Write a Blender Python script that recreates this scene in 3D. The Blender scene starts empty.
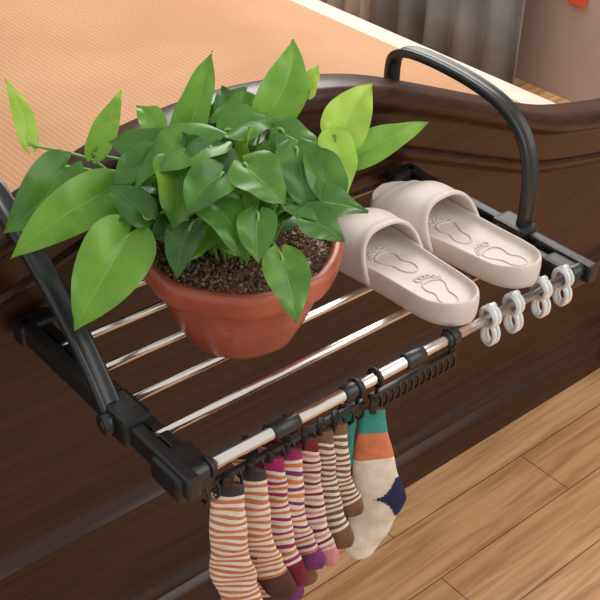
import bpy, bmesh, math, random
from mathutils import Vector, Matrix
random.seed(7)
FZ=-.665
H=-FZ
scene=bpy.context.scene
scene.view_settings.view_transform='Standard'
scene.view_settings.exposure=0.08

# ---------------------------------------------------------------- helpers
def link(o,parent=None):
    scene.collection.objects.link(o)
    if parent: o.parent=parent
    return o
def empty(name,loc=(0,0,0)):
    o=bpy.data.objects.new(name,None); o.empty_display_size=.05; o.location=loc
    return link(o)
def mobj(name,V,F,mats,parent=None,smooth=True,fm=None,mods=None):
    me=bpy.data.meshes.new(name); me.from_pydata([tuple(v) for v in V],[],F)
    if not isinstance(mats,(list,tuple)): mats=[mats]
    for m in mats: me.materials.append(m)
    if smooth: me.polygons.foreach_set('use_smooth',[True]*len(me.polygons))
    if fm: me.polygons.foreach_set('material_index',fm)
    me.update()
    o=bpy.data.objects.new(name,me); link(o,parent)
    return o
def recalc(o):
    bm=bmesh.new(); bm.from_mesh(o.data); bmesh.ops.recalc_face_normals(bm,faces=bm.faces[:]); bm.to_mesh(o.data); bm.free()
def box(name,c,s,mat,parent=None,bev=.003,rot=None):
    bm=bmesh.new(); bmesh.ops.create_cube(bm,size=1)
    bmesh.ops.scale(bm,vec=s,verts=bm.verts)
    if bev>0: bmesh.ops.bevel(bm,geom=bm.edges[:],offset=bev,segments=2,affect='EDGES',profile=.6)
    if rot: bmesh.ops.rotate(bm,matrix=rot,verts=bm.verts)
    bmesh.ops.translate(bm,vec=c,verts=bm.verts)
    me=bpy.data.meshes.new(name); bm.to_mesh(me); bm.free(); me.materials.append(mat)
    o=bpy.data.objects.new(name,me); link(o,parent); return o
def tubeVF(pts,rad,n=12,closed=False,VF=None,cap=True,flat=None):
    V,F=VF if VF else ([],[])
    pts=[Vector(p) for p in pts]; N=len(pts); b=len(V)
    up=None
    for i,p in enumerate(pts):
        if closed: t=(pts[(i+1)%N]-pts[i-1]).normalized()
        else: t=(pts[min(i+1,N-1)]-pts[max(i-1,0)]).normalized()
        if up is None:
            up=Vector((0,0,1)) if abs(t.z)<.9 else Vector((1,0,0))
        s=t.cross(up).normalized(); up=s.cross(t).normalized()
        r=rad[i] if isinstance(rad,(list,tuple)) else rad
        for k in range(n):
            a=2*math.pi*k/n
            V.append(p+s*r*math.cos(a)+up*r*math.sin(a))
    R=N if closed else N-1
    for i in range(R):
        j=(i+1)%N
        for k in range(n):
            F.append((b+i*n+k,b+i*n+(k+1)%n,b+j*n+(k+1)%n,b+j*n+k))
    if cap and not closed:
        F.append(tuple(b+k for k in range(n))[::-1]); F.append(tuple(b+(N-1)*n+k for k in range(n)))
    return V,F
def tube(name,pts,rad,mat,parent=None,n=16,closed=False):
    V,F=tubeVF(pts,rad,n,closed); return mobj(name,V,F,mat,parent)
def cr(P,n=6):
    P=[Vector(p) for p in P]; out=[]
    Q=[P[0]*2-P[1]]+P+[P[-1]*2-P[-2]]
    for i in range(1,len(Q)-2):
        for k in range(n):
            t=k/n; a,b,c,d=Q[i-1],Q[i],Q[i+1],Q[i+2]
            out.append(.5*((2*b)+(c-a)*t+(2*a-5*b+4*c-d)*t*t+(-a+3*b-3*c+d)*t**3))
    out.append(P[-1]); return out
def lerp1(x,xs,ys):
    if x<=xs[0]: return ys[0]
    for i in range(len(xs)-1):
        if x<=xs[i+1]:
            t=(x-xs[i])/(xs[i+1]-xs[i]); return ys[i]+(ys[i+1]-ys[i])*t
    return ys[-1]

# ---------------------------------------------------------------- materials
def mat(name,col,rough=.5,metal=0,**kw):
    m=bpy.data.materials.new(name); m.use_nodes=True
    b=m.node_tree.nodes['Principled BSDF']
    b.inputs['Base Color'].default_value=(*col,1); b.inputs['Roughness'].default_value=rough
    b.inputs['Metallic'].default_value=metal
    for k,v in kw.items():
        b.inputs[k.replace('_',' ')].default_value=v
    return m
def nodes(m): return m.node_tree.nodes,m.node_tree.links,m.node_tree.nodes['Principled BSDF']
def noise_col(m,c1,c2,scale=8,stretch=(1,1,1),detail=4,lo=.35,hi=.65,bump=0,bscale=None,rough=None):
    N,L,b=nodes(m)
    tc=N.new('ShaderNodeTexCoord'); mp=N.new('ShaderNodeMapping'); mp.inputs['Scale'].default_value=stretch
    L.new(tc.outputs['Object'],mp.inputs['Vector'])
    no=N.new('ShaderNodeTexNoise'); no.inputs['Scale'].default_value=scale; no.inputs['Detail'].default_value=detail
    L.new(mp.outputs[0],no.inputs['Vector'])
    r=N.new('ShaderNodeValToRGB'); r.color_ramp.elements[0].position=lo; r.color_ramp.elements[1].position=hi
    r.color_ramp.elements[0].color=(*c1,1); r.color_ramp.elements[1].color=(*c2,1)
    L.new(no.outputs['Fac'],r.inputs[0]); L.new(r.outputs[0],b.inputs['Base Color'])
    if bump:
        n2=no
        if bscale:
            n2=N.new('ShaderNodeTexNoise'); n2.inputs['Scale'].default_value=bscale; n2.inputs['Detail'].default_value=3
            L.new(mp.outputs[0],n2.inputs['Vector'])
        bp=N.new('ShaderNodeBump'); bp.inputs['Strength'].default_value=bump; bp.inputs['Distance'].default_value=.002
        L.new(n2.outputs['Fac'],bp.inputs['Height']); L.new(bp.outputs[0],b.inputs['Normal'])
    return m
M_wood=noise_col(mat('dark_walnut',(.04,.015,.01),.31),(.014,.005,.003),(.056,.019,.010),scale=7,stretch=(.9,14,20),lo=.28,hi=.78,detail=5)
M_wood.node_tree.nodes['Principled BSDF'].inputs['Specular IOR Level'].default_value=.42
M_blk=noise_col(mat('black_plastic',(.012,.012,.013),.38),(.008,.008,.009),(.014,.014,.015),scale=40,bump=.15,bscale=400)
M_blk2=mat('black_plastic_satin',(.014,.016,.018),.32)
M_chr=mat('polished_steel',(.80,.74,.69),.20,1)
M_soil=noise_col(mat('soil',(.06,.035,.02),.95),(.06,.035,.021),(.18,.105,.062),scale=160,bump=.8)
M_peb=[mat('peat',(.10,.06,.036),.95),mat('loam_brown',(.17,.10,.062),.95),mat('loam_light',(.30,.205,.13),.9)]
M_slip=noise_col(mat('slipper_eva',(.55,.50,.455),.55),(.59,.515,.46),(.66,.585,.53),scale=30,bump=.12,bscale=500)
M_hook=mat('frosted_plastic',(.88,.93,.96),.2,Transmission_Weight=.55,IOR=1.38)
M_stem=mat('stem_green',(.20,.38,.06),.45)
M_pot=noise_col(mat('terracotta',(.25,.06,.03),.34),(.31,.064,.034),(.43,.108,.060),scale=14,bump=.25,bscale=60)
def leafmat(name,c1,c2,vein):
    m=bpy.data.materials.new(name); m.use_nodes=True; N,L,b=nodes(m)
    tc=N.new('ShaderNodeTexCoord'); sp=N.new('ShaderNodeSeparateXYZ'); L.new(tc.outputs['UV'],sp.inputs[0])
    no=N.new('ShaderNodeTexNoise'); no.inputs['Scale'].default_value=26; no.inputs['Detail'].default_value=3; no.inputs['Distortion'].default_value=.6; L.new(tc.outputs['Object'],no.inputs['Vector'])
    at=N.new('ShaderNodeAttribute'); at.attribute_name='tint'
    am=N.new('ShaderNodeMath'); am.operation='MULTIPLY_ADD'; L.new(at.outputs['Fac'],am.inputs[0]); am.inputs[1].default_value=.42; L.new(no.outputs['Fac'],am.inputs[2])
    r=N.new('ShaderNodeValToRGB'); r.color_ramp.elements[0].position=.30; r.color_ramp.elements[1].position=.72
    r.color_ramp.elements[0].color=(*c1,1); r.color_ramp.elements[1].color=(*c2,1)
    e=r.color_ramp.elements.new(.88); e.color=(min(1,c2[0]*1.6+.03),c2[1]*1.3+.02,c2[2]*1.4,1)
    L.new(am.outputs[0],r.inputs[0])
    s=N.new('ShaderNodeMath'); s.operation='SUBTRACT'; L.new(sp.outputs['X'],s.inputs[0]); s.inputs[1].default_value=.5
    a=N.new('ShaderNodeMath'); a.operation='ABSOLUTE'; L.new(s.outputs[0],a.inputs[0])
    mr=N.new('ShaderNodeMapRange'); mr.inputs['From Min'].default_value=.008; mr.inputs['From Max'].default_value=.026
    mr.inputs['To Min'].default_value=1; mr.inputs['To Max'].default_value=0; L.new(a.outputs[0],mr.inputs['Value'])
    ad=N.new('ShaderNodeMath'); ad.operation='MULTIPLY_ADD'; L.new(a.outputs[0],ad.inputs[0]); ad.inputs[1].default_value=-.7; L.new(sp.outputs['Y'],ad.inputs[2])
    mu=N.new('ShaderNodeMath'); mu.operation='MULTIPLY'; L.new(ad.outputs[0],mu.inputs[0]); mu.inputs[1].default_value=60
    si=N.new('ShaderNodeMath'); si.operation='SINE'; L.new(mu.outputs[0],si.inputs[0])
    mr2=N.new('ShaderNodeMapRange'); mr2.inputs['From Min'].default_value=.8; mr2.inputs['From Max'].default_value=1; mr2.inputs['To Max'].default_value=.12; L.new(si.outputs[0],mr2.inputs['Value'])
    mx=N.new('ShaderNodeMath'); mx.operation='MAXIMUM'; L.new(mr.outputs[0],mx.inputs[0]); L.new(mr2.outputs[0],mx.inputs[1])
    mix=N.new('ShaderNodeMixRGB'); mix.inputs[2].default_value=(*vein,1)
    m8=N.new('ShaderNodeMath'); m8.operation='MULTIPLY'; m8.inputs[1].default_value=.6; L.new(mx.outputs[0],m8.inputs[0])
    L.new(m8.outputs[0],mix.inputs[0]); L.new(r.outputs[0],mix.inputs[1]); L.new(mix.outputs[0],b.inputs['Base Color'])
    bp=N.new('ShaderNodeBump'); bp.inputs['Strength'].default_value=.35; bp.inputs['Distance'].default_value=.001; bp.invert=True
    L.new(mx.outputs[0],bp.inputs['Height']); L.new(bp.outputs[0],b.inputs['Normal'])
    b.inputs['Roughness'].default_value=.29
    tr=N.new('ShaderNodeBsdfTranslucent'); L.new(mix.outputs[0],tr.inputs['Color'])
    ms=N.new('ShaderNodeMixShader'); ms.inputs[0].default_value=.30
    out=[n for n in N if n.type=='OUTPUT_MATERIAL'][0]
    L.new(b.outputs[0],ms.inputs[1]); L.new(tr.outputs[0],ms.inputs[2]); L.new(ms.outputs[0],out.inputs['Surface'])
    return m
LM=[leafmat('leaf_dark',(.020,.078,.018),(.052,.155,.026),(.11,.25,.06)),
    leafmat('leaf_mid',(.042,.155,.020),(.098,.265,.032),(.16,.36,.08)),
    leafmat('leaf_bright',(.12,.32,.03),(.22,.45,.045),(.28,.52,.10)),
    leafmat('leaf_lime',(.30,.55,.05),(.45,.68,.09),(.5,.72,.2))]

# ---------------------------------------------------------------- room
def planks():
    m=bpy.data.materials.new('oak_planks'); m.use_nodes=True; N,L,b=nodes(m)
    tc=N.new('ShaderNodeTexCoord')
    br=N.new('ShaderNodeTexBrick'); L.new(tc.outputs['Object'],br.inputs['Vector'])
    br.inputs['Scale'].default_value=1; br.inputs['Brick Width'].default_value=.92; br.inputs['Row Height'].default_value=.115
    br.inputs['Mortar Size'].default_value=.0013; br.inputs['Mortar Smooth'].default_value=.3; br.offset=.37
    br.inputs['Color1'].default_value=(.62,.345,.165,1); br.inputs['Color2'].default_value=(.76,.48,.26,1); br.inputs['Mortar'].default_value=(.22,.09,.04,1)
    mp=N.new('ShaderNodeMapping'); mp.inputs['Scale'].default_value=(1.6,22,1); L.new(tc.outputs['Object'],mp.inputs[0])
    no=N.new('ShaderNodeTexNoise'); no.inputs['Scale'].default_value=2.2; no.inputs['Detail'].default_value=7; no.inputs['Distortion'].default_value=.8
    L.new(mp.outputs[0],no.inputs['Vector'])
    r=N.new('ShaderNodeValToRGB'); r.color_ramp.elements[0].position=.32; r.color_ramp.elements[0].color=(.64,.53,.44,1)
    r.color_ramp.elements[1].position=.62; r.color_ramp.elements[1].color=(1.05,1.03,1.0,1); L.new(no.outputs['Fac'],r.inputs[0])
    mx=N.new('ShaderNodeMixRGB'); mx.blend_type='MULTIPLY'; mx.inputs[0].default_value=1
    L.new(br.outputs['Color'],mx.inputs[1]); L.new(r.outputs[0],mx.inputs[2]); L.new(mx.outputs[0],b.inputs['Base Color'])
    bp=N.new('ShaderNodeBump'); bp.inputs['Strength'].default_value=.3; bp.inputs['Distance'].default_value=.001; bp.invert=True
    L.new(br.outputs['Fac'],bp.inputs['Height']); L.new(bp.outputs[0],b.inputs['Normal'])
    b.inputs['Roughness'].default_value=.3
    return m
TOP=[]
fl=box('floor',(.6,.6,FZ-.025),(4.2,5.2,.05),planks(),None,0); TOP.append(fl)
M_wall=noise_col(mat('painted_wall',(.50,.38,.32),.8),(.40,.29,.25),(.46,.34,.29),scale=2,bump=.1,bscale=120)
wr=box('wall_right',(2.35,.9,.65),(.1,4.6,2.7),M_wall,None,0); TOP.append(wr)
wb=box('wall_back',(.3,3.15,.65),(4.0,.1,2.7),M_wall,None,0); TOP.append(wb)
def curtain(name,x,y0,y1,amp,folds,m,z0=-.65,z1=1.7):
    V=[];F=[];n=folds*14; nz=14
    for j in range(nz+1):
        z=z0+(z1-z0)*j/nz
        for i in range(n+1):
            t=i/n
            a=amp*(1+.35*math.sin(i*.13+1.7))*math.sin(t*folds*2*math.pi+.4*math.sin(t*9)+.15*math.sin(j*.6))
            V.append((x+a,y0+(y1-y0)*t+.01*math.sin(j*.5+t*7),z))
    for j in range(nz):
        for i in range(n):
            a=j*(n+1)+i; F.append((a,a+1,a+n+2,a+n+1))
    o=mobj(name,V,F,m); md=o.modifiers.new('s','SOLIDIFY'); md.thickness=.003; TOP.append(o); return o
M_cur=noise_col(mat('grey_curtain',(.16,.17,.18),.9),(.19,.20,.21),(.27,.28,.29),scale=5,bump=.1,bscale=300)
M_sheer=mat('sheer_curtain',(.72,.72,.72),.9)
curtain('grey_curtain',2.16,1.33,1.98,.028,5,M_cur)
curtain('sheer_curtain',2.2,1.98,3.0,.025,12,M_sheer)
box_rod=tube('curtain_rod',[(2.18,1.1,1.72),(2.18,3.05,1.72)],.014,M_chr); TOP.append(box_rod)
ch=empty('wall_charm'); TOP.append(ch)
M_red=mat('red_paper',(.75,.10,.03),.5)
box('card',(2.29,1.24,-.322),(.012,.06,.08),M_red,ch,.003)
V,F=tubeVF([(2.288,1.24,-.285),(2.288,1.24,-.19),(2.296,1.24,-.17)],.002,6); mobj('cord',V,F,M_red,ch)

# ---------------------------------------------------------------- bed
bed=empty('bed'); TOP.append(bed)
cx=[-1.0,-.8,-.45,-.2,0,.137,.279,.4,.531,.65,.815,.95,1.15,1.42]
cz=[-.04,-.03,.03,.10,.158,.203,.215,.205,.176,.130,.064,.01,-.03,-.04]
NX=160; xs=[-1.0+2.42*i/NX for i in range(NX+1)]
tz=[lerp1(x,cx,cz) for x in xs]
for _ in range(14):
    tz=[tz[0]]+[(tz[i-1]+2*tz[i]+tz[i+1])/4 for i in range(1,NX)]+[tz[-1]]
def topz(x): return lerp1(x,xs,tz)
prof=[(.305,FZ,0),(.305,-.600,0),(.308,-.594,0),(.318,-.586,0),(.319,-.578,0),(.325,-.570,0),(.330,-.560,0),(.330,-.398,0),(.326,-.390,0),(.326,-.380,0),(.331,-.374,0),(.337,-.362,0),(.341,-.352,0),
      (.3415,-.34,0),(.3415,-.125,1),(.336,-.118,1),(.328,-.112,1),(.326,-.104,1),(.331,-.098,1),(.325,-.092,1),(.323,-.088,1),(.322,-.048,1),(.318,-.040,1),(.306,-.034,1),(.300,-.028,1),(.296,-.020,1),(.296,-.012,1),(.300,-.004,1),(.308,0,1),(.352,0,1),(.360,-.004,1),(.364,-.012,1),(.364,FZ,0)]
V=[];F=[];m=len(prof)
for i,x in enumerate(xs):
    for (y,z,r) in prof: V.append((x,y,z+(tz[i] if r else 0)))
for i in range(NX):
    for k in range(m-1): F.append((i*m+k,(i+1)*m+k,(i+1)*m+k+1,i*m+k+1))
F.append(tuple(range(m))[::-1]); F.append(tuple(NX*m+k for k in range(m)))
fb=mobj('footboard',V,F,M_wood,bed); recalc(fb)
fb.data.polygons.foreach_set('use_smooth',[True]*len(fb.data.polygons))
es=fb.modifiers.new('e','EDGE_SPLIT'); es.split_angle=math.radians(38)
box('footboard_leg_right',(1.36,.31,FZ+.04),(.12,.11,.08),M_wood,bed,.006)
box('footboard_leg_left',(-.93,.31,FZ+.04),(.12,.11,.08),M_wood,bed,.006)
M_matt=noise_col(mat('woven_rush_mat',(.62,.33,.17),.8),(.56,.285,.14),(.66,.36,.19),scale=3)
N,L,b=nodes(M_matt)
tc=N.new('ShaderNodeTexCoord')
ramp=[n for n in N if n.type=='VALTORGB'][0]
wv=[]
for d,sc in (('X',30),('Y',52)):
    wn=N.new('ShaderNodeTexWave'); wn.bands_direction=d; wn.inputs['Scale'].default_value=sc; wn.inputs['Distortion'].default_value=.8; wn.inputs['Detail'].default_value=1
    L.new(tc.outputs['Object'],wn.inputs['Vector']); wv.append(wn)
mm=N.new('ShaderNodeMath'); mm.operation='MULTIPLY'; L.new(wv[0].outputs['Fac'],mm.inputs[0]); L.new(wv[1].outputs['Fac'],mm.inputs[1])
mr=N.new('ShaderNodeMapRange'); mr.inputs['To Min'].default_value=.72; mr.inputs['To Max'].default_value=1.0; L.new(mm.outputs[0],mr.inputs['Value'])
mu=N.new('ShaderNodeVectorMath'); mu.operation='SCALE'; L.new(ramp.outputs[0],mu.inputs[0]); L.new(mr.outputs[0],mu.inputs['Scale']); L.new(mu.outputs[0],b.inputs['Base Color'])
bp=N.new('ShaderNodeBump'); bp.inputs['Strength'].default_value=.6; bp.inputs['Distance'].default_value=.002; L.new(mm.outputs[0],bp.inputs['Height']); L.new(bp.outputs[0],b.inputs['Normal'])
def soft_slab(name,x0,x1,y0,y1,z0,z1,mt,r=.04):
    o=box(name,((x0+x1)/2,(y0+y1)/2,(z0+z1)/2),(x1-x0,y1-y0,z1-z0),mt,bed,0)
    md=o.modifiers.new('b','BEVEL'); md.width=r; md.segments=5; 
    for p in o.data.polygons: p.use_smooth=True
    return o
soft_slab('mattress',-.85,1.08,.372,2.45,-.30,-.05,M_matt)
M_pipe=noise_col(mat('cream_edging',(.72,.58,.50),.8),(.64,.50,.42),(.72,.60,.52),scale=20,bump=.2,bscale=200)
soft_slab('mattress_edge_band',1.02,1.16,.372,2.45,-.29,-.062,M_pipe,.05)
box('bed_base',(.12,1.42,-.43),(2.0,2.1,.25),M_wood,bed,.01)
for i,(x,y) in enumerate([(-.8,2.4),(1.04,2.4)]): box('bed_leg_%d'%i,(x,y,FZ+.06),(.08,.08,.12),M_wood,bed,.004)
box('headboard',(.12,2.52,-.115),(2.2,.06,1.1),M_wood,bed,.02)

# ---------------------------------------------------------------- drying rack
rack=empty('drying_rack'); TOP.append(rack)
for nm,x,s in (('left',-.006,-1),('right',.628,1)):
    box('side_rail_'+nm,(x,.155,.0),(.017,.345,.026),M_blk,rack,.004)
    box('side_rail_inner_'+nm,(x-s*.021,.16,-.004),(.014,.33,.018),M_blk,rack,.003)
    box('rail_web_'+nm,(x-s*.011,.16,-.010),(.012,.33,.008),M_blk,rack,.001)
    box('rail_corner_'+nm,(x-s*.012,.322,-.002),(.05,.026,.030),M_blk,rack,.006)
    box('rail_front_block_'+nm,(x-s*.010,.018,-.006),(.048,.052,.03),M_blk,rack,.006)
    box('rail_pivot_block_'+nm,(x-s*.004,.115,.002),(.036,.055,.036),M_blk,rack,.006)
    tube('pivot_bolt_'+nm,[(x+s*.012,.115,.006),(x+s*.024,.115,.006)],.012,M_blk2,rack,20)
    tube('pivot_screw_'+nm,[(x+s*.023,.115,.006),(x+s*.026,.115,.006)],.006,M_blk,rack,12)
for i,y in enumerate([.072,.137,.202,.265,.322]):
    tube('rod_%d'%i,[(-.012,y,.001),(.634,y,.001)],.0052,M_chr,rack,16)
tube('rod_front',[(.0,0,.002),(.615,0,.002)],.0070,M_chr,rack,24)
for i,(a,b) in enumerate([(-.012,.028),(.104,.140),(.205,.232),(.300,.330),(.368,.388),(.598,.632)]):
    tube('rod_sleeve_%d'%i,[(a,0,.002),(a+.002,0,.002),(b-.002,0,.002),(b,0,.002)],[.0085,.0098,.0098,.0085],M_blk2,rack,24)
def arm(nm,x,path):
    P=cr([(x,a,b) for a,b in path],8); V=[];F=[]
    pr=[(-.0125,-.004),(-.010,-.0062),(.010,-.0062),(.0125,-.004),(.0125,.004),(.0105,.0062),(.007,.0062),(.005,.0046),(-.005,.0046),(-.007,.0062),(-.0105,.0062),(-.0125,.004)]
    k=len(pr)
    for i,p in enumerate(P):
        t=(P[min(i+1,len(P)-1)]-P[max(i-1,0)]).normalized(); n=Vector((0,-t.z,t.y))
        for (u,v) in pr: V.append(p+Vector((u,0,0))+n*v)
    for i in range(len(P)-1):
        for j in range(k): F.append((i*k+j,i*k+(j+1)%k,(i+1)*k+(j+1)%k,(i+1)*k+j))
    F.append(tuple(range(k))); F.append(tuple((len(P)-1)*k+j for j in range(k))[::-1])
    o=mobj('hanger_arm_'+nm,V,F,M_blk2,rack); recalc(o)
    e=o.modifiers.new('e','EDGE_SPLIT'); e.split_angle=math.radians(50)
arm('right',.628,[(.105,.0),(.103,.05),(.108,.10),(.128,.143),(.166,.170),(.22,.183),(.29,.188),(.342,.185),(.368,.172),(.374,.150),(.373,.115)])
arm('left',-.012,[(.118,.0),(.148,.040),(.178,.072),(.222,.108),(.268,.138),(.315,.168),(.350,.182),(.372,.172),(.375,.150),(.374,.11)])
def comb(nm,x0,x1,n):
    box('clip_bar_'+nm,((x0+x1)/2,-.003,-.020),(x1-x0,.007,.007),M_blk,rack,.0015)
    V=[];F=[]
    for i in range(n):
        x=x0+.004+(x1-x0-.008)*i/(n-1)
        tubeVF([(x,-.003,-.018),(x,-.008,-.026),(x,-.008,-.036),(x,-.003,-.044),(x,.002,-.042)],.0019,8,VF=(V,F))
    mobj('clip_teeth_'+nm,V,F,M_blk,rack)
    for k,x in enumerate((x0+.01,x1-.01)):
        a=[(x,.0105*math.cos(t),.002+.0105*math.sin(t)) for t in [math.radians(d) for d in range(-120,250,15)]]
        a=[(x,-.003,-.018)]+a
        tube('clip_hanger_%s_%d'%(nm,k),a,.0024,M_blk,rack,8)
comb('left',.012,.235,16)
comb('right',.245,.385,14)

# ---------------------------------------------------------------- rod hooks
for i,x in enumerate([.447,.490,.543,.586]):
    hk=empty('hanging_hook',(x,0,.002)); TOP.append(hk)
    V,F=[],[]
    for dx in (-.0035,.0035):
        tubeVF([(dx,.0112*math.cos(t),.001+.0118*math.sin(t)) for t in [2*math.pi*k/24 for k in range(24)]],.0036,10,True,(V,F))
        tubeVF([(dx,-.004+.0095*math.cos(t),-.023+.0135*math.sin(t)) for t in [2*math.pi*k/24 for k in range(24)]],.0032,10,True,(V,F))
    tubeVF([(-.005,0,.0150),(.005,0,.0150)],.0045,10,VF=(V,F)); tubeVF([(-.005,-.004,-.0355),(.005,-.004,-.0355)],.0036,10,VF=(V,F))
    mobj('hook_body',V,F,M_hook,hk)

# ---------------------------------------------------------------- pot + plant
pl=empty('potted_pothos',(.190,.165,.0065)); TOP.append(pl)
def ngon_ring(r,z,rot=math.radians(12),n=96,k=.35):
    out=[]
    for i in range(n):
        a=2*math.pi*i/n
        b=((a-rot)%(math.pi/4))-math.pi/8
        f=math.cos(math.pi/8)/math.cos(b)
        rr=r*((1-k)+k*f)*1.015
        out.append((rr*math.cos(a),rr*math.sin(a),z))
    return out
prof=[(0,0),(.060,0),(.066,.003),(.070,.010),(.081,.032),(.092,.060),(.098,.080),(.0995,.085),(.102,.087),(.108,.088),(.1125,.091),(.1145,.096),(.115,.103),(.1162,.110),(.1165,.115),(.1145,.1195),(.110,.121),(.1055,.1195),(.1025,.115),(.101,.106),(.0,.098)]
V=[];F=[];n=96
for r,z in prof: V+=ngon_ring(max(r,.0005),z)
for j in range(len(prof)-1):
    for i in range(n): F.append((j*n+i,j*n+(i+1)%n,(j+1)*n+(i+1)%n,(j+1)*n+i))
pot=mobj('pot',V,F,M_pot,pl); recalc(pot); e=pot.modifiers.new('e','EDGE_SPLIT'); e.split_angle=math.radians(60)
V,F=[],[]
ang=math.radians(-128)
def onpot(u,z):
    r=.0715+(.100-.0715)*(z-.010)/.07; a=ang+u/r
    return (r*math.cos(a)*.990,r*math.sin(a)*.990,z)
for a,b in [((-.012,.062),(.012,.064)),((-.010,.052),(.010,.053)),((0,.070),(0,.036)),((-.012,.042),(-.002,.052)),((.012,.040),(.002,.052)),((-.010,.036),(.010,.036))]:
    tubeVF([onpot(*a),onpot((a[0]+b[0])/2,(a[1]+b[1])/2),onpot(*b)],.0014,6,VF=(V,F))
mobj('pot_emblem',V,F,M_pot,pl)
V=[(0,0,.108)];F=[]
for j in range(1,15):
    r=.104*j/14
    for i in range(60):
        a=2*math.pi*i/60; V.append((r*math.cos(a),r*math.sin(a),.107+.004*math.sin(a*5+j)+random.uniform(-.002,.002)-.004*(j/14)**3))
for i in range(60): F.append((0,1+i,1+(i+1)%60))
for j in range(13):
    for i in range(60): F.append((1+j*60+i,1+(j+1)*60+i,1+(j+1)*60+(i+1)%60,1+j*60+(i+1)%60))
mobj('soil',V,F,M_soil,pl)
V=[];F=[];fm=[]
ico=[(0,0,1),(.89,0,.45),(.28,.85,.45),(-.72,.53,.45),(-.72,-.53,.45),(.28,-.85,.45),(.72,.53,-.45),(-.28,.85,-.45),(-.89,0,-.45),(-.28,-.85,-.45),(.72,-.53,-.45),(0,0,-1)]
icf=[(0,1,2),(0,2,3),(0,3,4),(0,4,5),(0,5,1),(1,6,2),(2,7,3),(3,8,4),(4,9,5),(5,10,1),(6,7,2),(7,8,3),(8,9,4),(9,10,5),(10,6,1),(11,7,6),(11,8,7),(11,9,8),(11,10,9),(11,6,10)]
for _ in range(2600):
    r=.101*math.sqrt(random.random()); a=random.uniform(0,2*math.pi); s=random.uniform(.0010,.0025)
    c=(r*math.cos(a),r*math.sin(a),.110+random.uniform(0,.002)); b=len(V); k=random.choice([0,0,1,1,1,2])
    sx,sy,sz=[s*random.uniform(.7,1.3) for _ in range(3)]
    V+=[(c[0]+p[0]*sx,c[1]+p[1]*sy,c[2]+p[2]*sz*.8) for p in ico]
    for f in icf: F.append(tuple(b+q for q in f)); fm.append(k)
mobj('soil_granules',V,F,M_peb,pl,False,fm)

# leaves (mm, rack frame): base, tip, width, tone
LEAVES=[(47,357,217,51,405,273,24,.95),(96,295,215,141,308,271,30,.6),(175,231,238,221,247,317,42,.7),(244,178,263,292,197,330,52,.6),
(291,167,278,311,174,305,22,.8),(295,115,243,341,120,293,52,.85),(270,99,256,252,57,210,42,.95),(293,99,225,386,74,251,38,.65),
(203,214,228,250,220,279,42,.4),(46,277,216,-31,279,164,60,.4),(64,221,208,-46,238,158,54,.6),(50,163,185,-29,148,111,70,.55),
(149,148,264,69,173,232,58,.3),(142,210,236,101,276,233,46,.3),(117,111,228,117,54,183,48,.35),(146,34,189,129,-11,142,46,.4),
(188,63,226,240,11,219,48,.3),(182,168,264,237,152,263,48,.35),(224,132,265,249,88,241,44,.4),(104,160,251,76,123,202,54,.3),(156,104,258,167,54,231,54,.4),
(140,141,265,119,105,224,52,.25),(235,187,265,186,208,259,46,.3),(211,92,262,190,49,213,50,.35),(229,81,250,212,35,201,46,.4),(71,161,203,51,201,227,36,.3),
(142,67,222,121,39,189,40,.4),(128,109,254,83,106,225,46,.35),(185,43,219,205,7,199,40,.35),(144,247,244,142,281,261,30,.6),(214,196,255,221,231,282,36,.4),
(96,118,200,60,92,168,40,.25),(112,196,238,60,206,222,44,.3)]
NL=len(LEAVES)
random.seed(21); cnt=0
while cnt<84:
    left=cnt>=58
    a=random.uniform(0,2*math.pi); e=random.uniform(.15,1.4)
    o=Vector((math.cos(a)*math.cos(e),math.sin(a)*math.cos(e),math.sin(e)))
    c=Vector((120,215,120)) if left else Vector((185,175,120))
    b=c+Vector((o.x*(70 if left else 115),o.y*(70 if left else 100),o.z*(100 if left else 115)))*random.uniform(.5,1.0)
    toc=o.x*-.66+o.y*-.75
    if toc>.25 and b.z<(150 if left else 170): continue
    up=random.random()<.35
    d=Vector((o.x-(.3 if left else 0),o.y+(.1 if left else 0),(random.uniform(.2,.9) if up else random.uniform(-.4,.3))+.2*o.z)).normalized()*random.uniform(46,66)
    LEAVES.append((*b,*(b+d),random.uniform(34,48),random.choice([.2,.25,.4,.45,.35,.25,.6]))); cnt+=1
UVs=[];V=[];F=[];fm=[]; SV,SF=[],[]; TI=[]
off=Vector((.195,.165,.0065))
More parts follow.
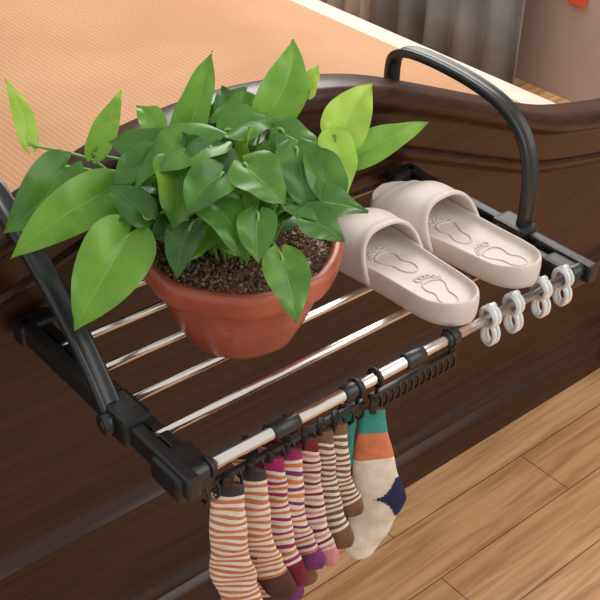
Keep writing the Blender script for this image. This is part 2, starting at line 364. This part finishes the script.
for li,l in enumerate(LEAVES):
    b=Vector(l[:3])/1000-off; t=Vector(l[3:6])/1000-off; w=l[6]/2000*1.02; tone=l[7]
    a=(t-b); Ln=a.length; a.normalize()
    g=Vector((-.30,-.45,.84)) if li<NL else Vector((a.x*.5-.2,a.y*.5-.25,.9))
    if li in (0,1,2,3,5,11,15): g=Vector((-.45,-.70,.55))
    g=(g+Vector([random.uniform(-.4,.4) for _ in range(3)])); g=(g-a*g.dot(a)).normalized(); s=a.cross(g)
    NT,NQ=16,10; base=len(V); ph=random.uniform(0,6); tint=random.uniform(-.3,.7)
    bend=random.uniform(.05,.17); fold=random.uniform(.12,.50); sw=random.uniform(-.08,.08)
    prm=[0,.03,.08,.15,.25,.38,.5,.62,.74,.84,.92,.97,1]; prw=[.30,.62,.86,.97,1.0,.95,.85,.70,.50,.31,.14,.055,.005]
    for i in range(NT+1):
        tt=(i/NT)**1.35; ww=w*lerp1(tt,prm,prw)
        for j in range(NQ+1):
            q=-1+2*j/NQ; aq=abs(q)
            ax=tt*Ln-(.20*Ln*(math.sin(math.pi*min(aq*.62,1)))*(1-tt)**4)*(1 if aq>.05 else 0)
            hz=bend*Ln*4*tt*(1-tt)+fold*aq*ww-.14*ww*q*q+.12*w*math.sin(tt*11+ph+q*2)*aq
            V.append(b+a*ax+s*(q*ww+sw*Ln*4*tt*(1-tt))+g*hz); UVs.append((j/NQ,tt)); TI.append(tint)
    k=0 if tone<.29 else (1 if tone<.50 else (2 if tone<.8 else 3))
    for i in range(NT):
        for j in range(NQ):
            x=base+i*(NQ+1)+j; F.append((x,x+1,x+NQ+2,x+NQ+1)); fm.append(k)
    root=Vector((max(-.05,min(.05,b.x*.35)),max(-.03,min(.06,.01+b.y*.35)),.104))
    mid=root.lerp(b,.55)+Vector((0,0,.035))
    tubeVF(cr([root,root.lerp(mid,.5)+Vector((0,0,.01)),mid,b-a*.004,b+a*.006],5),.0017,6,VF=(SV,SF))
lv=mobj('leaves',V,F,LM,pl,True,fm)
uv=lv.data.uv_layers.new(name='UVMap')
for lp in lv.data.loops: uv.data[lp.index].uv=UVs[lp.vertex_index]
at=lv.data.attributes.new('tint','FLOAT','POINT'); at.data.foreach_set('value',TI)
mobj('stems',SV,SF,M_stem,pl)

# ---------------------------------------------------------------- slippers
def slipper(x,y,rot,mirror):
    o=empty('slipper',(x,y,.0096)); o.rotation_euler=(-.010,0,rot); o.scale=(1.05,1.04,1.04); TOP.append(o)
    L=.262
    def hw(s):
        return lerp1(s,[0,.02,.06,.12,.2,.35,.5,.65,.78,.88,.95,.985,1],[.0,.017,.028,.036,.039,.040,.043,.047,.0485,.044,.032,.018,0])
    def cxx(s): return mirror*.006*math.sin(math.pi*s*1.0)*(s-.2)
    n=44; out=[]
    ss=[.5-.5*math.cos(math.pi*i/n) for i in range(n+1)]
    for s in ss: out.append((cxx(s)+hw(s),s*L))
    for s in ss[::-1][1:-1]: out.append((cxx(s)-hw(s),s*L))
    K=len(out)
    for _ in range(2): out=[((out[i-1][0]+2*out[i][0]+out[(i+1)%K][0])/4,(out[i-1][1]+2*out[i][1]+out[(i+1)%K][1])/4) for i in range(K)]
    rings=[(.90,0),(.97,.002),(1.0,.008),(1.01,.016),(1.0,.024),(.975,.0285),(.94,.030),(.90,.0285),(.86,.0245),(.80,.0222),(.6,.0208),(.35,.0203),(.1,.0202)]
    V=[];F=[]
    for k,z in rings:
        for (px,py) in out:
            my=min(max(py,.042),L-.045); mx=cxx(my/L)
            zz=z
            if z>.012: zz=z+.006*max(0,(py/L-.55))**1*1.2+ (.004*max(0,.15-py/L)/.15 if k>.85 else 0)
            V.append((mx+(px-mx)*k,my+(py-my)*k,zz))
    for r in range(len(rings)-1):
        for i in range(K): F.append((r*K+i,r*K+(i+1)%K,(r+1)*K+(i+1)%K,(r+1)*K+i))
    F.append(tuple(range(K))[::-1]); F.append(tuple((len(rings)-1)*K+i for i in range(K)))
    so=mobj('sole',V,F,M_slip,o); recalc(so)
    V=[];F=[];nu,nv=28,14
    for i in range(nu+1):
        u=i/nu; th=math.pi*u
        c,s_=math.cos(th),math.sin(th)
        cc=math.copysign(abs(c)**.75,c); sn=s_**.72
        y0=.118+.030*sn; y1=.243-.012*sn
        for j in range(nv+1):
            v=j/nv; y=y0+(y1-y0)*v; s=y/L
            h=.056-.020*v-.004*math.cos(v*math.pi*2)
            edge=.0035*math.exp(-((v-.04)/.07)**2)+.0025*math.exp(-((v-.96)/.06)**2)
            W_=hw(min(s,.93))+.0035
            V.append((cxx(s)+W_*cc*(1+edge*3),y,.008+(h+edge)*sn))
    for i in range(nu):
        for j in range(nv): a=i*(nv+1)+j; F.append((a,a+1,a+nv+2,a+nv+1))
    st=mobj('strap',V,F,M_slip,o); md=st.modifiers.new('s','SOLIDIFY'); md.thickness=.006; md.offset=0
    md=st.modifiers.new('b','SUBSURF'); md.levels=1; md.render_levels=1
    V,F=[],[]
    def foot(cx0,cy0,sc,ang,mir):
        base=[(-.012,.0),(-.006,-.013),(.006,-.013),(.012,-.001),(.010,.014),(.015,.030),(.013,.040),(-.001,.043),(-.013,.038),(-.015,.026),(-.009,.014)]
        ca,sa=math.cos(ang),math.sin(ang)
        T=lambda p:(cx0+sc*(p[0]*mir*ca-p[1]*sa),cy0+sc*(p[0]*mir*sa+p[1]*ca))
        P=[Vector((*T(p),.0208)) for p in base]; Q=[P[-1]]+P+[P[0],P[1]]; out=[]
        for i in range(1,len(Q)-2):
            for k in range(4):
                t=k/4; a,b,c,d=Q[i-1],Q[i],Q[i+1],Q[i+2]
                out.append(.5*((2*b)+(c-a)*t+(2*a-5*b+4*c-d)*t*t+(-a+3*b-3*c+d)*t**3))
        tubeVF(out,.0012,8,True,(V,F))
        for k,(tx,ty,tr) in enumerate([(-.013,.050,.0045),(-.005,.053,.0034),(.002,.053,.0031),(.009,.050,.0028),(.015,.045,.0025)]):
            c=T((tx,ty)); r=tr*sc
            tubeVF([(c[0]+r*math.cos(t),c[1]+r*math.sin(t),.0208) for t in [2*math.pi*q/12 for q in range(12)]],.0011,6,True,(V,F))
    foot(cxx(.15)-.004*mirror,.034,.95,-.25*mirror,mirror)
    foot(cxx(.45)+.005*mirror,.112,.95,.2*mirror,-mirror)
    mobj('footprint_relief',V,F,M_slip,o)
slipper(.406,-.004,.0,1)
slipper(.529,.002,.03,-1)

# ---------------------------------------------------------------- socks
C_cream=noise_col(mat('cream_knit',(.66,.56,.44),.95),(.68,.58,.46),(.80,.71,.60),scale=60,bump=.5,bscale=500)
def knit(name,c):
    d=tuple(v*.8 for v in c); return noise_col(mat(name,c,.95),d,c,scale=80,bump=.5,bscale=600)
K_rust=knit('rust_knit',(.58,.20,.09)); K_brown=knit('brown_knit',(.22,.10,.05)); K_choc=knit('choc_knit',(.10,.035,.025))
K_mag=knit('magenta_knit',(.36,.02,.12)); K_teal=knit('teal_knit',(.05,.30,.24)); K_org=knit('orange_knit',(.70,.20,.09)); K_navy=knit('navy_knit',(.012,.022,.085)); K_char=knit('charcoal_knit',(.05,.04,.045)); K_maroon=knit('maroon_knit',(.20,.015,.03))
K_pink=knit('pink_knit',(.68,.26,.28)); K_plum=knit('plum_knit',(.20,.04,.16))
SM=[C_cream,K_rust,K_brown,K_choc,K_mag,K_teal,K_org,K_navy,K_char,K_maroon,K_pink,K_plum]
def sock(x,y,ang,path,wid,colfn,thick=.006,z0=-.026,n=28):
    o=empty('sock',(x,y,z0)); o.rotation_euler=(0,0,math.radians(ang)); TOP.append(o)
    P=cr([Vector((a,0,b)) for a,b in path],10)
    acc=[0]
    for i in range(1,len(P)): acc.append(acc[-1]+(P[i]-P[i-1]).length)
    T=acc[-1]; N=int(T/.0011); R=[];
    for i in range(N+1):
        s=T*i/N; R.append(Vector((lerp1(s,acc,[p.x for p in P]),0,lerp1(s,acc,[p.z for p in P]))))
    wk=[T*i/(len(wid)-1) for i in range(len(wid))]
    V=[];F=[];fm=[];ph=random.uniform(0,6)
    for i,p in enumerate(R):
        t=(R[min(i+6,N)]-R[max(i-6,0)]).normalized(); nn=Vector((-t.z,0,t.x))
        s=T*i/N; w=lerp1(s,wk,wid)/1000
        end=max(0,1-(T-s)/.016); w*=math.sqrt(max(.02,1-end*end)); th=thick*math.sqrt(max(.02,1-end*end))
        th*=lerp1(s,[0,.02,.05,T],[.55,.8,1,1.1])
        for k in range(n):
            a=2*math.pi*k/n; c=math.cos(a); sn=math.sin(a)
            wr=.0012*math.sin(s*160+ph+c*3)
            V.append(p+nn*(w*math.copysign(abs(c)**.8,c)*(1+.04*math.sin(s*90+ph)))+Vector((0,1,0))*(th*sn+wr+.005*math.sin(s*30+ph)*min(1,s/.02)))
    for i in range(N):
        for k in range(n):
            F.append((i*n+k,i*n+(k+1)%n,(i+1)*n+(k+1)%n,(i+1)*n+k))
            fm.append(colfn(T*(i+.5)/N,math.cos(2*math.pi*(k+.5)/n),T))
    F.append(tuple(range(n))); fm.append(3); F.append(tuple(N*n+k for k in range(n))[::-1]); fm.append(fm[-2])
    so=mobj('sock_body',V,F,SM,o,True,fm); recalc(so)
    box('clip',(path[0][0],0,.004),(.008,.014,.016),M_blk,o,.002)
def striped(cuff,ca,cb,toe,period=.0085,duty=.5,toeL=.030,heel=None,cuffL=.014,cc=None):
    def f(s,c,T):
        if s<cuffL: return cuff
        if s>T-toeL: return toe
        if heel is not None and abs(s-T*.62)<.016*(-c) and c<0: return heel
        k=int(s/period)
        if ((s/period)%1)<duty: return cc if (cc is not None and k%2) else ca
        return cb
    return f
S=1/1000.
def P(l): return [(a*S,b*S) for a,b in l]
small=[(0,0),(1,-42),(3,-90),(9,-130),(24,-162),(42,-186)]
sock(.040,-.008,-45,P([(0,0),(1,-45),(3,-105),(8,-156),(22,-200),(42,-234)]),[17,19,20,22,26,24,21,16],striped(8,1,0,3,.0095,.5,.044))
sock(.073,-.006,-48,P([(0,0),(1,-42),(4,-95),(12,-140),(28,-172),(44,-196)]),[15,19,20,22,25,22,17],striped(8,1,0,3,.0095,.5,.040,heel=3))
sock(.100,-.004,-50,P(small),[15,18,19,21,23,20,15],striped(4,1,0,9,.010,.5,.036,heel=9,cc=4))
sock(.124,-.004,-50,P(small),[15,18,19,21,23,20,15],striped(4,6,0,11,.010,.5,.032,heel=4,cc=11))
sock(.148,-.004,-50,P(small),[15,18,19,21,23,20,15],striped(9,10,0,10,.009,.5,.028,heel=10,cc=9))
sock(.170,-.004,-50,P([(0,0),(1,-40),(3,-85),(9,-120),(24,-150),(42,-172)]),[15,18,19,21,23,20,15],striped(2,2,0,2,.009,.5,.028))
sock(.191,-.004,-50,P([(0,0),(1,-38),(3,-75),(9,-102),(22,-126),(36,-142)]),[14,17,19,21,22,19,15],striped(2,2,0,2,.009,.5,.024))
sock(.212,.006,-50,P([(0,0),(1,-25),(0,-50),(0,-75),(0,-95)]),[13,15,16,17,14],striped(5,5,5,5,.03,.5,.01,cuffL=.05))
def big(s,c,T):
    if s<.034: return 5
    if s<.070: return 6
    if .104<s<.166 and c>-.05+abs(s-.135)*28: return 7
    return 0
sock(.240,-.014,-40,P([(0,0),(3,-45),(8,-92),(13,-126),(13,-165),(4,-206),(-6,-244)]),[13,18,23,29,35,29,24,17],big,n=72)
sock(.088,.024,-45,P([(0,0),(4,-50),(10,-110),(20,-195),(40,-255)]),[14,17,18,21,17],striped(8,1,0,3,.0085,.45,.03))
sock(.116,.024,-45,P([(0,0),(4,-50),(10,-110),(20,-200),(38,-262)]),[14,17,18,21,17],striped(4,10,0,11,.0085,.45,.03))
sock(.144,.024,-45,P([(0,0),(4,-50),(8,-110),(18,-195),(32,-250)]),[14,17,18,21,17],striped(4,2,0,2,.0085,.45,.03))

# ---------------------------------------------------------------- lift so the floor is z=0
for o in TOP: o.location.z+=H
# ---------------------------------------------------------------- lights
w=bpy.data.worlds.new('World'); scene.world=w; w.use_nodes=True
w.node_tree.nodes['Background'].inputs[0].default_value=(1,.98,.955,1); w.node_tree.nodes['Background'].inputs[1].default_value=.76
def area(name,loc,tgt,size,power,col,sy=None):
    d=bpy.data.lights.new(name,'AREA'); d.energy=power; d.color=col; d.size=size
    if sy: d.shape='RECTANGLE'; d.size_y=sy
    o=bpy.data.objects.new(name,d); link(o); o.location=loc
    o.rotation_euler=(Vector(tgt)-Vector(loc)).to_track_quat('-Z','Y').to_euler(); return o
area('window_light',(1.7,1.5,2.05),(.35,.15,.7),1.6,52,(1,.97,.92))
area('room_light',(1.2,-1.3,2.0),(.5,.3,.5),1.8,22,(1,.965,.92))
# ---------------------------------------------------------------- camera
cd=bpy.data.cameras.new('Camera'); cd.sensor_width=36; cd.lens=66.48; cd.clip_start=.05
cam=bpy.data.objects.new('Camera',cd); link(cam)
Xc=(.7639,.3489,-.5429);Yc=(-.6445,.4519,-.6167);Zc=(.030,.821,.570)
R=Matrix((Xc,Yc,Zc)).to_4x4()
cam.matrix_world=Matrix.Translation((-.4554,-.6738,.781+H))@R
scene.camera=cam
